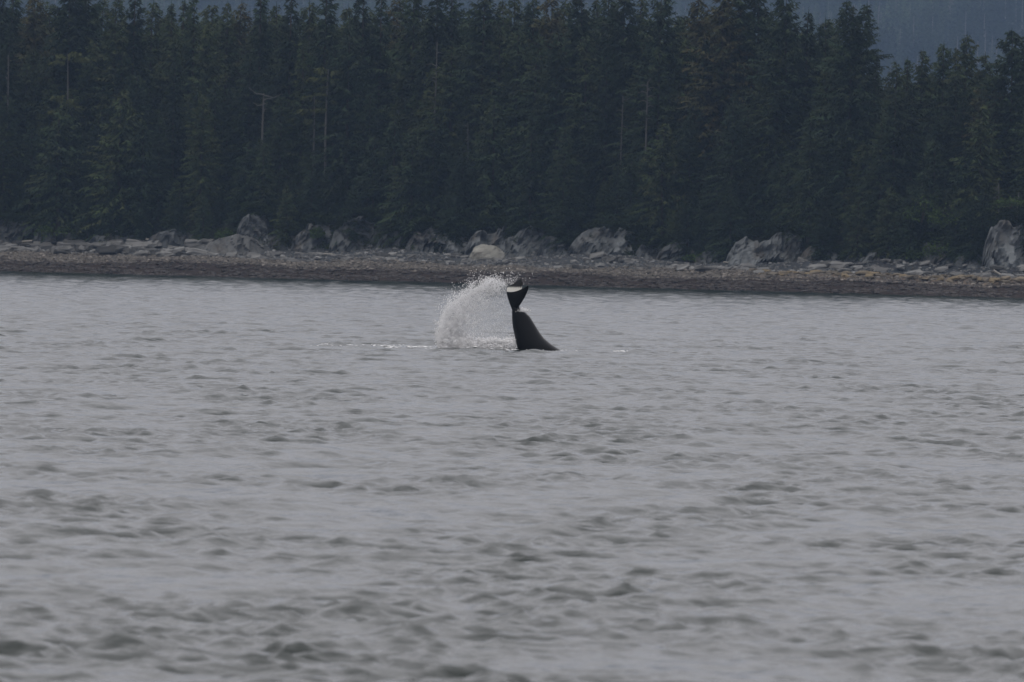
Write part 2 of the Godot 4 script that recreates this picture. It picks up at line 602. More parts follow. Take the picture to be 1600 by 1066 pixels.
func limb(st: SurfaceTool, pts: Array, r0: float, r1: float) -> void:
	var n := pts.size()
	for j in n - 1:
		var a: Vector3 = pts[j]
		var b: Vector3 = pts[j + 1]
		var ax := (b - a).normalized()
		var u := ax.cross(Vector3(0.3, 0.2, 1.0)).normalized()
		var w := ax.cross(u)
		var ra := lerpf(r0, r1, j / float(n - 1))
		var rb := lerpf(r0, r1, (j + 1) / float(n - 1))
		for i in 4:
			var c0 := u * cos(TAU * i / 4) + w * sin(TAU * i / 4)
			var c1 := u * cos(TAU * (i + 1) / 4) + w * sin(TAU * (i + 1) / 4)
			for p in [a + c0 * ra, b + c1 * rb, b + c0 * rb, a + c0 * ra, a + c1 * ra, b + c1 * rb]:
				st.add_vertex(p)

# one bough: an arching axis hung with tapering sprays
func bough(v: PackedVector3Array, c: PackedColorArray, r: RandomNumberGenerator, root: Vector3, dir: Vector3, l: float, lift: float, droop: float, tone: Color, size: float) -> void:
	var n := clampi(int(l / (0.25 * size)), 3, 15)
	var side := Vector3(-dir.z, 0, dir.x)
	for k in n:
		var t := (k + r.randf_range(0.15, 0.85)) / n
		t = lerpf(0.12, 1.0, t)
		var p := root + dir * (l * t) + Vector3.UP * (l * (lift * t - droop * t * t) + 0.10 * size * r.randfn())
		var sl := minf(size * (0.32 + 0.48 * (1.0 - t)), 0.22 + l * 0.45) * r.randf_range(0.7, 1.3)
		var f := r.randf_range(0.75, 1.25)
		var col := Color(tone.r * f, tone.g * f, tone.b * f)
		for q in [-1.0, 1.0]:
			var down := r.randf_range(0.15, 0.95)
			var tip: Vector3 = p + (side * q * r.randf_range(0.35, 1.0) + dir * r.randf_range(0.2, 0.9)).normalized() * sl + Vector3.DOWN * sl * down
			var wdt: Vector3 = (dir * r.randf_range(0.5, 1.0) + Vector3.UP * r.randf_range(-0.9, 0.9)).normalized() * sl * 0.28
			v.append(p - wdt); v.append(p + wdt); v.append(tip)
			c.append(col); c.append(col); c.append(col)
	# the tip of the bough
	var e := root + dir * l + Vector3.UP * l * (lift - droop)
	var b := root + dir * l * 0.72 + Vector3.UP * l * (lift * 0.72 - droop * 0.52)
	var uu := Vector3.UP * 0.07 * size + side * 0.07 * size
	v.append(b - uu); v.append(b + uu); v.append(e + Vector3.UP * 0.12 * size)
	c.append(tone); c.append(tone); c.append(tone)

# h height, c0 where the crown begins (share of h), rad its half width, top 0 spire .. 1 blunt, gap how many boughs are missing
func crown_mesh(h: float, c0: float, rad: float, blunt: float, gap: float, sd: int, size := 1.0, tops := 1) -> ArrayMesh:
	var r := RandomNumberGenerator.new()
	r.seed = sd
	var v := PackedVector3Array()
	var c := PackedColorArray()
	var clump := FastNoiseLite.new()
	clump.seed = sd; clump.frequency = 0.30; clump.fractal_octaves = 2
	for tp in tops:
		var off := Vector3.ZERO
		var hh := h
		if tops > 1:
			off = Vector3(1.5 if tp else -0.9, 0, 0)
			hh = h * (0.985 if tp else 1.0)
		var y := hh * (c0 if tp == 0 else 0.72)
		while y < hh * 0.985:
			var t := (y / hh - c0) / (1.0 - c0)
			var env := minf(pow(1.0 - t, lerpf(0.92, 0.42, blunt)), lerpf(1.5, 3.2, blunt) * (1.0 - t)) * (0.72 + 0.28 * clampf(t * 5.0, 0.0, 1.0))
			if tops > 1: env *= 1.0 if y < hh * 0.78 else 0.8
			var nb := 4 + int(5.5 * clampf(env * 1.6, 0.0, 1.0))
			for b in nb:
				if r.randf() < gap: continue
				var a := r.randf() * TAU
				var lob := 1.0 + 0.34 * clump.get_noise_3d(cos(a) * 9.0, y * 1.5, sin(a) * 9.0)
				var l := rad * env * lob * r.randf_range(0.5, 1.25) + 0.14 * size
				var bend := clampf((y / hh - 0.6) / 0.4, 0.0, 1.0) if tops > 1 else 1.0
				var lift := lerpf(-0.08, 0.50, t) + r.randf_range(-0.1, 0.12)
				var droop := lerpf(0.34, 0.10, t) + r.randf_range(-0.06, 0.1)
				var f := 1.0 + 0.55 * clump.get_noise_3d(cos(a) * 3.0 + 30.0, y * 1.4, sin(a) * 3.0) + r.randf_range(-0.15, 0.2)
				var warm := r.randf_range(-0.12, 0.16)
				var tone := Color(0.058 * f * (1.0 + warm), 0.074 * f, 0.044 * f)
				bough(v, c, r, off * bend + Vector3(0, y, 0), Vector3(cos(a), 0, sin(a)), l, lift, droop, tone, size)
			y += size * lerpf(0.50, 0.30, t) * r.randf_range(0.7, 1.3)
		# leader
		var tipw := Vector3(0.10, 0, 0.06) * size
		v.append(off + Vector3(0, hh * 0.95, 0) - tipw); v.append(off + Vector3(0, hh * 0.95, 0) + tipw); v.append(off + Vector3(0.03, hh * 1.015, 0))
		for k in 3: c.append(Color(0.05, 0.065, 0.04))
	return arrays(v, c)

var protos := []
var marks := []          # [x of the photograph, words] that labels can count from
var teens := ["first", "second", "third", "fourth", "fifth", "sixth", "seventh", "eighth", "ninth", "tenth", "eleventh", "twelfth", "thirteenth", "fourteenth", "fifteenth", "sixteenth", "seventeenth", "eighteenth", "nineteenth"]

func ordinal(k: int) -> String:
	if k < 20: return teens[k - 1]
	var tens: String = ["twent", "thirt", "fort", "fift", "sixt", "sevent", "eight", "ninet"][k / 10 - 2]
	return tens + "ieth" if k % 10 == 0 else tens + "y-" + teens[k % 10 - 1]

func px_of(p: Vector3) -> float:
	var u := F * p.x / -p.z
	var v := F * (EYE - p.y) / -p.z - HZ
	return 800.0 + u * roll_c - v * roll_s

# gives things of one row labels that count them from one landmark towards the next
func label_row(things: Array, head: Callable, category: String, group: String) -> void:
	things.sort_custom(func(a, b): return px_of(a.position) < px_of(b.position))
	var count := {}
	for o in things:
		var x := px_of(o.position)
		var k := 0
		while k < marks.size() - 1 and marks[k + 1][0] <= x: k += 1
		var key := k
		if x < marks[0][0]: key = -1
		count[key] = count.get(key, 0) + 1
		var nth: String = ordinal(count[key])
		var text := ""
		if key == -1: text = "%s, %s before the %s" % [head.call(o), nth, marks[0][1]]
		elif key == marks.size() - 1: text = "%s, %s past the %s" % [head.call(o), nth, marks[key][1]]
		else: text = "%s, %s from %s towards %s" % [head.call(o), nth, marks[key][1], marks[key + 1][1]]
		tag(o, text, category, group)

func put_tree(proto: Dictionary, px: float, py_top: float, s: float, tint: int, called: String, ytop_is_height := false) -> Node3D:
	var g := where(px, 380.0, 1285.0)
	var d := shore(g.x) + s
	var p := where(px, py_top, d)
	g = where(px, 300.0, d)
	var gy := ground(p.x, s) - 0.4
	var h: float = py_top if ytop_is_height else p.y - gy
	if ytop_is_height: p = g
	var o := base(called, Vector3(p.x, gy, -d))
	var k: float = h / proto.h
	o.scale = Vector3.ONE * k
	o.rotation.y = rng.randf() * TAU
	if proto.get("keep", false): o.rotation.y = 0.0
	part("trunk", proto.trunk, proto.get("bark", M.bark), o)
	part("crown", proto.crown, M.leaf[tint], o)
	return o

func snag(px: float, py_top: float, py_base: float, s: float, r0: float, arms: Array, called: String, label: String) -> Node3D:
	var g := where(px, py_base, 1285.0)
	var d := shore(g.x) + s
	var pt := where(px, py_top, d)
	var gy := ground(pt.x, s) - 0.3
	var o := base(called, Vector3(pt.x, gy, -d))
	part("trunk", trunk_mesh(pt.y - gy, r0, r0 * 0.35, 0.25, int(px), 9, 7), M.dead, o)
	for k in 9:
		var yy := (py_base - py_top) * d / F * pow(rng.randf(), 0.8)
		arms.append([1.0 - yy * F / d / (py_base - py_top), rng.randf_range(-0.55, 0.55), rng.randf_range(-0.15, 0.2), rng.randf_range(-0.1, 0.3)])
	o.rotation.z = rng.randf_range(-0.02, 0.02)
	for a in arms:      # [height share, reach x, rise, forward]
		var st := SurfaceTool.new()
		st.begin(Mesh.PRIMITIVE_TRIANGLES)
		var y: float = (pt.y - gy) - (1.0 - float(a[0])) * (py_base - py_top) * d / F
		var root := Vector3(0, y, 0)
		var e := Vector3(a[1], y + a[2], a[3])
		var m := (root + e) * 0.5 + Vector3(0, 0.18 * absf(a[1]) * (1.0 if a[2] < 0.3 else -1.0), 0)
		limb(st, [root, root.lerp(m, 0.5) + Vector3(0, 0.05, 0), m, m.lerp(e, 0.5), e], r0 * 0.36, r0 * 0.08)
		st.generate_normals()
		part("branch", st.commit(), M.dead, o)
	tag(o, label, "dead tree")
	return o

func build_forest() -> void:
	var P := protos
	for k in 4: P.append(proto_tree(26.0, 0.10, 4.3 + 0.35 * k, 0.16, 0.10, 11 + k))            # 0-3 narrow spire
	for k in 4: P.append(proto_tree(26.0, 0.08, 6.0 + 0.4 * k, 0.42, 0.10, 31 + k))             # 4-7 full spruce
	for k in 3: P.append(proto_tree(25.0, 0.30, 5.0, 0.45, 0.32, 51 + k))                       # 8-10 ragged hemlock
	for k in 4: P.append(proto_tree(12.0, 0.02, 3.5 + 0.25 * k, 0.30, 0.10, 71 + k, 0.8))      # 11-14 low skirted
	var twin := proto_tree(27.0, 0.08, 8.4, 0.45, 0.06, 91, 1.0, 2); twin.keep = true
	var blunt := proto_tree(24.0, 0.08, 5.6, 0.85, 0.12, 95)
	var wide := proto_tree(27.0, 0.10, 5.0, 0.5, 0.10, 97)
	# the skyline: [x, y of the top, proto, tint, distance behind the waterline]
	var sky := [
		[3, -10, 1, 5, 50], [22, -4, 4, 2, 58], [55, 2, 5, 4, 52], [78, 12, 9, 1, 60], [107, -22, 5, 5, 46], [137, -26, 6, 2, 50], [163, 8, 9, 1, 58], [184, -8, 0, 1, 46], [213, -6, 3, 5, 50],
		[240, 12, 8, 1, 70], [268, 16, 1, 1, 60], [289, 10, 2, 0, 70], [303, 2, 0, 0, 56], [330, 16, 6, 1, 72], [356, 14, 3, 1, 60], [378, 14, 9, 4, 64], [408, -12, 0, 2, 52], [432, 18, 4, 1, 64], [456, -4, 2, 5, 50], [484, 14, 5, 1, 62], [513, -14, 3, 2, 48],
		[545, 20, 6, 1, 66], [566, -14, 0, 5, 50], [597, 0, 2, 2, 52], [620, 6, 8, 4, 60], [646, -12, 5, 0, 50], [682, -14, 1, 5, 46], [706, -8, 6, 2, 50], [733, 26, 9, 1, 60], [757, -10, 7, 2, 44], [785, 10, 2, 1, 56], [803, -4, 3, 1, 60], [832, 6, 5, 2, 54], [861, 4, 6, 4, 50], [884, 8, 8, 1, 60], [907, -10, 4, 5, 46],
		[932, 8, 1, 1, 58], [952, 0, 5, 2, 52], [978, -12, 7, 5, 46], [1004, 4, 2, 1, 56], [1036, -8, 7, 2, 44], [1066, 34, 8, 1, 60], [1092, 6, 5, 4, 52], [1128, -12, 6, 4, 44], [1156, -24, 7, 0, 48], [1184, -16, 5, 2, 50], [1205, 30, 9, 1, 56],
		[1227, -6, 7, 2, 42], [1264, 28, 2, 5, 46], [1290, 40, 5, 2, 50], [1400, 96, 9, 1, 56], [1418, 92, 0, 1, 60], [1443, 78, 4, 1, 62], [1475, 68, 5, 0, 60], [1495, 74, 1, 1, 64], [1512, 54, 5, 1, 58], [1540, 84, 6, 1, 62], [1612, 40, 7, 2, 50]]
	var row := []
	var heads := {}
	for t in sky:
		var o := put_tree(P[t[2]], t[0], t[1] - (13.0 if t[0] < 1300 else 2.0), t[4], t[3], "spruce_tree")
		row.append(o)
		heads[o] = "%s skyline spruce" % tone_word(t[2], t[3])
	label_row(row, func(o): return heads[o], "spruce tree", "spruces along the skyline")
	tag(put_tree(twin, 1335, -2, 40, 2, "twin_spruce_tree"), "broad dark spruce with twin tops against the hazy mountain", "spruce tree")
	tag(put_tree(blunt, 1581, 46, 44, 2, "blunt_spruce_tree"), "round-topped full spruce over the tallest pale bluff", "spruce tree")
	# middle of the wall of trees
	row = []
	for k in 62:
		var px := -20.0 + 1640.0 * (k + rng.randf_range(-0.35, 0.35)) / 61.0
		var y := rng.randf_range(35.0, 165.0)
		if px > 1385.0: y = rng.randf_range(105.0, 200.0)
		var pr: int = [4, 5, 6, 7, 0, 1, 8, 10, 5, 6][rng.randi() % 10]
		var ti: int = [0, 2, 5, 5, 2, 1, 0, 3][rng.randi() % 8]
		if px > 1500.0 and px < 1570.0 and rng.randf() < 0.5: ti = 4
		var o := put_tree(P[pr], px, y, rng.randf_range(39.5, 46.0), ti, "spruce_tree")
		row.append(o)
		heads[o] = "%s middle-row spruce" % tone_word(pr, ti)
	label_row(row, func(o): return heads[o], "spruce tree", "spruces in the middle of the wood")
	# the front, boughs down to the rocks
	row = []
	for k in 70:
		var px := -15.0 + 1630.0 * (k + rng.randf_range(-0.4, 0.4)) / 60.0
		var y := rng.randf_range(140.0, 300.0)
		if k > 60:
			var sp: Array = [[12, 142], [104, 152], [411, 212], [490, 256], [515, 264], [677, 168], [730, 236], [970, 240], [1011, 226]][k - 61]
			px = sp[0] + rng.randf_range(-6.0, 6.0)
			y = sp[1]
		var pr: int = [4, 5, 6, 7, 11, 12, 13, 14][rng.randi() % 8]
		for q in [[12, 142], [104, 152], [411, 212], [490, 256], [515, 264], [677, 168], [730, 236], [970, 240], [1011, 226]]:
			if absf(px - q[0]) < 24.0: y = maxf(y, q[1] + rng.randf_range(-4.0, 14.0))
		if y > 215.0: pr = 11 + rng.randi() % 4
		var ti: int = [0, 2, 5, 5, 2, 2, 0, 3][rng.randi() % 8]
		var o := put_tree(P[pr], px, y, rng.randf_range(32.5, 36.5), ti, "spruce_tree")
		row.append(o)
		heads[o] = "%s front-row spruce" % tone_word(pr, ti)
	label_row(row, func(o): return heads[o], "spruce tree", "spruces along the front of the wood")
	# small ones rooted in the gaps between the bluffs
	row = []
	for px in [138, 182, 226, 281, 318, 446, 556, 612, 628, 700, 716, 876, 890, 1062, 1078, 1098, 1122, 1142, 1284, 1302, 1330, 1346, 1394, 1424, 1498, 1516, 1534]:
		var ti: int = [0, 2, 5, 5, 2, 1][rng.randi() % 6]
		var o := put_tree(P[11 + rng.randi() % 4], px + rng.randf_range(-4.0, 4.0), rng.randf_range(285.0, 338.0), rng.randf_range(29.6, 31.2), ti, "spruce_tree")
		row.append(o)
		heads[o] = "%s little bank spruce" % ["green", "olive", "blue-green", "", "", "dark"][ti]
	label_row(row, func(o): return heads[o], "spruce tree", "little spruces between the bluffs")
	# dead and bare trees the eye picks out
	snag(12, 86, 160, 38.2, 0.16, [], "dead_tree", "broken pale trunk standing near the edge of the wood")
	snag(411, 146, 260, 38.0, 0.26, [[0.98, -2.0, 0.9, 0.2], [0.97, 2.4, 0.35, -0.2], [0.90, 1.2, 0.2, 0.4], [0.84, -1.4, 0.3, 0.1]], "dead_tree", "pale forked snag with a flat broken top above the narrow bluff")
	snag(677, 66, 190, 38.6, 0.17, [[0.70, -1.2, 0.1, 0.2], [0.62, 1.0, 0.0, 0.1], [0.85, 0.8, 0.2, -0.2]], "dead_tree", "slim straight pale snag among skyline spruces above the cleft bluff")
	snag(1011, 128, 250, 38.0, 0.20, [[0.94, -0.9, 0.1, 0.1], [0.90, 0.9, 0.25, 0.1], [0.85, -1.2, 0.05, 0.1], [0.80, 1.0, 0.1, 0.2], [0.74, -1.1, 0.0, 0.1], [0.68, 0.9, 0.0, 0.1], [0.62, -0.9, -0.1, 0.1], [0.52, 0.8, -0.05, 0.1], [0.99, 0.4, 0.6, 0.0]], "dead_tree", "bare grey snag with ladder-like short branches over the wide bluff")
	snag(970, 150, 270, 38.4, 0.15, [[0.95, 0.9, 0.3, 0.1], [0.8, -0.8, 0.0, 0.1], [0.6, 0.7, -0.1, 0.2]], "dead_tree", "thin grey snag beside the ladder-branched one")
	snag(730, 192, 250, 38.0, 0.12, [[0.9, -0.5, 0.1, 0.1]], "dead_tree", "short thin grey stub above the jagged bluff")
	snag(1441, 280, 330, 33.0, 0.10, [[0.55, -1.0, 1.4, 0.2], [0.45, 1.1, 1.5, 0.1], [0.6, 0.5, 1.3, -0.2], [0.35, -1.5, 0.9, 0.1]], "dead_tree", "small twisted bleached snag above bright green shrubs")
	snag(1558, 286, 338, 33.5, 0.16, [[0.6, 0.6, 0.1, 0.2]], "dead_tree", "reddish grey bare trunk standing on the tallest pale bluff")
	snag(1592, 300, 336, 33.0, 0.12, [], "dead_tree", "short pale stub on top of the tallest bluff")
	# two live trees with tall bare stems and layered flat tops
	bare_tree(515, 108, 268, 38.0, [[0.985, -2.6, 1.4], [0.975, 1.9, 1.0], [0.93, -2.9, 1.2], [0.92, 1.6, 0.9], [0.87, -1.5, 0.8], [0.83, -2.0, 0.9], [0.78, 1.2, 0.8], [0.72, -2.2, 1.0]], 0.22, "tall spruce with a long bare pale trunk and thin layered top")
	bare_tree(490, 150, 262, 38.5, [[0.98, -1.8, 1.1], [0.95, 1.4, 0.9], [0.87, -2.2, 1.0], [0.79, -1.6, 0.9]], 0.15, "thinner bare-stemmed spruce beside the tall bare-trunked one")
	bare_tree(104, 84, 230, 38.2, [[0.99, 2.2, 1.5], [0.98, -1.8, 1.2], [0.965, 4.0, 1.1], [0.95, -2.6, 1.0], [0.73, -2.0, 1.4], [0.71, 1.8, 1.3], [0.67, 2.6, 1.0], [0.64, -2.6, 1.2]], 0.18, "flat-topped spruce with a bent pale stem and one rusty bough")

func tone_word(pr: int, ti: int) -> String:
	var form := "narrow" if pr < 4 else "full" if pr < 8 else "ragged" if pr < 11 else "low skirted"
	return "%s %s" % [["green", "olive", "blue-green", "yellow-green", "brownish", "dark"][ti], form]

func proto_tree(h: float, c0: float, rad: float, blunt: float, gap: float, sd: int, size := 1.0, tops := 1) -> Dictionary:
	return {"h": h, "crown": crown_mesh(h, c0, rad, blunt, gap, sd, size, tops), "trunk": trunk_mesh(h * 0.97, h * 0.015, 0.04, 0.25, sd)}

func bare_tree(px: float, py_top: float, py_base: float, s: float, pads: Array, r0: float, label: String) -> void:
	var g := where(px, py_base, 1285.0)
	var d := shore(g.x) + s
	var pt := where(px, py_top, d)
	var gy := ground(pt.x, s) - 0.3
	var h := pt.y - gy
	var o := base("bare_stem_spruce_tree", Vector3(pt.x, gy, -d))
	part("trunk", trunk_mesh(h, r0, r0 * 0.4, 0.35, int(px), 10, 7), M.dead, o)
	var r := RandomNumberGenerator.new()
	r.seed = int(px)
	for a in pads:
		var v := PackedVector3Array()
		var c := PackedColorArray()
		var y: float = h * a[0]
		for k in 7:
			var dir := Vector3(signf(a[1]), 0, r.randf_range(-0.9, 0.9)).normalized()
			bough(v, c, r, Vector3(0, y + r.randf_range(-0.2, 0.25), 0), dir, absf(a[1]) * r.randf_range(0.6, 1.1), 0.12, 0.14, Color(0.075, 0.085, 0.045), a[2] * 0.75)
		part("bough", arrays(v, c), M.leaf[3], o)
	tag(o, label, "spruce tree")

# ---------------------------------------------------------------- distant woods
func copies(called: String, mesh: Mesh, mat: Material, places: Array, colours := PackedColorArray()) -> MultiMeshInstance3D:
	var mm := MultiMesh.new()
	mm.transform_format = MultiMesh.TRANSFORM_3D
	mm.use_colors = colours.size() > 0
	mm.mesh = mesh
	mm.instance_count = places.size()
	for k in places.size():
		mm.set_instance_transform(k, places[k])
		if colours.size(): mm.set_instance_color(k, colours[k])
	var o := MultiMeshInstance3D.new()
	o.name = numbered(called)
	o.multimesh = mm
	o.material_override = mat
	add_child(o)
	return o

func build_far_forest() -> void:
	var tree := crown_mesh(20.0, 0.08, 2.6, 0.3, 0.35, 301, 2.2)
	var places := []
	var cols := PackedColorArray()
	# the wood behind the shore trees
	for k in 1500:
		var s := rng.randf_range(80.0, 620.0)
		var d := 1250.0 + s
		var x := rng.randf_range(-0.066, 0.066) * d
		s = d - shore(x)
		var h := rng.randf_range(13.0, 20.0)
		h += -2.0 if x > 45.0 else 5.6
		places.append(Transform3D(Basis(Vector3.UP, rng.randf() * TAU).scaled(Vector3(1, 1, 1) * h / 26.0), Vector3(x, ground(x, s) - 0.5, -d)))
		var f := rng.randf_range(0.75, 1.25)
		cols.append(Color(f, f, f * 0.95))
	var o := copies("woods", protos[5].crown, M.leaf[1], places, cols)
	tag(o, "paler conifers deeper in the wood behind the skyline spruces", "woods", "", "stuff")
	places = []
	cols = PackedColorArray()
	for k in 16000:
		var d := rng.randf_range(4700.0, 6900.0)
		var x := rng.randf_range(-0.068, 0.068) * d
		var h := rng.randf_range(12.0, 24.0)
		places.append(Transform3D(Basis(Vector3.UP, rng.randf() * TAU).scaled(Vector3(1.2, 1, 1.2) * h / 20.0), Vector3(x, mountain(x, d) - 1.0, -d)))
		var f := rng.randf_range(0.7, 1.4) * (1.0 + 1.1 * n_big.get_noise_2d(x * 0.35, d * 0.12))
		cols.append(Color(f, f, f))
	var far := copies("mountain_forest", tree, M.leaf[0], places, cols)
	tag(far, "hazy conifer forest covering the mountainside", "forest", "", "stuff")
	places = []
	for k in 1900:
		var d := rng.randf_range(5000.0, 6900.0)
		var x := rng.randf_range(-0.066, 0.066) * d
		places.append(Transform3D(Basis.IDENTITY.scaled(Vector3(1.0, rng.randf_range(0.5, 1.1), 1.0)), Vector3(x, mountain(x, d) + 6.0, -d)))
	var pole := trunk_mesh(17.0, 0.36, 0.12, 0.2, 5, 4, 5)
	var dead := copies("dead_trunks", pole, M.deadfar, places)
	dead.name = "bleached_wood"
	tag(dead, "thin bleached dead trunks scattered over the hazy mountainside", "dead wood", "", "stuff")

# ---------------------------------------------------------------- stones, weed, driftwood, shrubs
func build_stones() -> void:
	var proto := []
	for k in 7:
		proto.append(rock_mesh(1.0, 0.30 + 0.06 * (k % 3), 0.8, 400 + k * 3, 0.42, 9, 6, Color(1, 1, 1), 0.0, 0.38))
	var greys := []
	for k in 4:
		var f: float = [0.15, 0.24, 0.09, 0.19][k]
		greys.append(paint(f, f, f * 0.98, 0.92, 0.3))
	var tans := [paint(0.225, 0.18, 0.115, 0.92, 0.3), paint(0.19, 0.16, 0.118, 0.92, 0.3), paint(0.17, 0.15, 0.12, 0.92, 0.3)]
	var slabs := []
	var heads := {}
	# [x0, x1, count, s0, s1, half width from, to, kind, group index]
	var zones := [
		[-10, 350, 118, 18.5, 29.5, 0.4, 1.6, 0], [330, 640, 46, 17.5, 25.0, 0.35, 0.95, 0], [640, 900, 26, 17.0, 24.0, 0.35, 0.8, 0], [900, 1200, 34, 16.5, 24.0, 0.4, 1.2, 0],
		[1180, 1610, 60, 15.0, 19.0, 0.3, 0.7, 1], [1250, 1610, 30, 20.0, 28.0, 0.4, 1.1, 2]]
	var rows := [[], [], []]
	for z in zones:
		for k in z[2]:
			var px: float = lerpf(z[0], z[1], (k + rng.randf()) / z[2])
			var s: float = rng.randf_range(z[3], z[4])
			var g := where(px, 400.0, 1275.0)
			var d := shore(g.x) + s
			var p := where(px, 400.0, d)
			var o := MeshInstance3D.new()
			o.name = numbered("boulder")
			o.mesh = proto[rng.randi() % 7]
			o.material_override = greys[rng.randi() % 4] if z[7] != 1 else tans[rng.randi() % 3]
			var w: float = lerpf(z[5], z[6], pow(rng.randf(), 1.7))
			add_child(o)
			o.position = Vector3(p.x, ground(p.x, s) + 0.12 * w, -d)
			o.basis = Basis.from_euler(Vector3(rng.randf_range(-0.2, 0.2), rng.randf() * TAU, rng.randf_range(-0.25, 0.25))).scaled(Vector3(w, w * rng.randf_range(0.7, 1.1), w))
			rows[z[7]].append(o)
			heads[o] = "%s %s" % ["small" if w < 0.55 else "squat" if w < 0.95 else "broad", ["grey beach rock", "tan tideline rock", "grey upper-beach rock"][z[7]]]
	label_row(rows[0], func(o): return heads[o], "rock", "grey rocks strewn on the upper beach")
	label_row(rows[1], func(o): return heads[o], "rock", "tan weed-stained rocks along the tideline")
	label_row(rows[2], func(o): return heads[o], "rock", "grey rocks below the bluffs")
	# shingle
	var chip := rock_mesh(1.0, 0.6, 0.8, 555, 0.3, 6, 4, Color(1, 1, 1), 0.0, 0.7)
	var places := []
	var cols := PackedColorArray()
	for k in 15000:
		var x := rng.randf_range(-80.0, 74.0)
		var s := clampf(15.5 + 3.6 * rng.randfn(), 11.0, 29.0)
		if rng.randf() < 0.25: s = rng.randf_range(18.0, 31.0)
		var w := 0.07 + 0.22 * pow(rng.randf(), 2.5)
		places.append(Transform3D(Basis(Vector3.UP, rng.randf() * TAU).scaled(Vector3(w, w, w)), Vector3(x, ground(x, s) + 0.05, -shore(x) - s)))
		var f := rng.randf_range(0.6, 1.5)
		var warm := Color(0.122, 0.110, 0.097) if s < 18.5 else Color(0.13, 0.132, 0.132)
		if rng.randf() < 0.09:
			f = 2.3
			w *= 1.5
		cols.append(Color(warm.r * f, warm.g * f, warm.b * f))
	tag(copies("shingle", chip, M.weed, places, cols), "band of tan and grey shingle above the dark tide band", "shingle", "", "stuff")
	# rockweed on the tide band
	places = []
	cols = PackedColorArray()
	for k in 9000:
		var x := rng.randf_range(-80.0, 74.0)
		var s := rng.randf_range(-0.3, 13.0)
		if n_rough.get_noise_2d(x * 0.6, s * 0.8 + 30.0) < -0.12: continue
		var w := 0.16 + 0.4 * pow(rng.randf(), 2.0)
		places.append(Transform3D(Basis(Vector3.UP, rng.randf() * TAU).scaled(Vector3(w, w * 0.55, w)), Vector3(x, ground(x, s) + 0.03, -shore(x) - s)))
		var f := rng.randf_range(0.5, 1.5)
		cols.append(Color(0.037 * f, 0.029 * f, 0.025 * f))
	tag(copies("rockweed", chip, M.weed, places, cols), "dark brown rockweed covering the tide band at the waterline", "seaweed", "", "stuff")
	# driftwood
	drift([[163, 374], [172, 368], [178, 362], [183, 361]], 29.0, 0.18, "pale driftwood stick leaning up from the grey slabs")
	drift([[1552, 423], [1558, 426], [1566, 430]], 21.0, 0.20, "pale drift log lying on the upper beach below the tallest bluff")
	drift([[34, 378], [52, 376], [66, 375]], 28.0, 0.16, "grey drift log lying among slabs beneath the shaded bluff")
	drift([[228, 374], [243, 377], [262, 378]], 28.5, 0.15, "grey drift log sloping over slabs past the leaning driftwood")
	drift([[288, 381], [300, 379], [316, 380]], 27.0, 0.12, "thin pale drift pole on the slabs before the gravelly mound")
	drift([[592, 402], [606, 400], [622, 402]], 23.0, 0.12, "bent drift pole on shingle before the dark gap by the cleft bluff")
	drift([[1130, 410], [1150, 411], [1168, 414]], 25.0, 0.12, "thin grey drift pole lying before the large steep bluff")
	drift([[505, 397], [513, 397], [524, 398]], 23.0, 0.14, "short weathered log on the shingle below the tufted bluff")

func drift(line: Array, s: float, r: float, label: String) -> void:
	var st := SurfaceTool.new()
	st.begin(Mesh.PRIMITIVE_TRIANGLES)
	var g := where(line[0][0], line[0][1], 1275.0)
	var d := shore(g.x) + s
	var pts := []
	var o0 := where(line[0][0], line[0][1], d)
	for p in line: pts.append(where(p[0], p[1], d) - o0 + Vector3(0, 0, rng.randf_range(-0.4, 0.4)))
	limb(st, pts, r, r * 0.5)
	st.generate_normals()
	var o := top("driftwood_log", st.commit(), M.drift)
	o.position = o0
	tag(o, label, "driftwood")

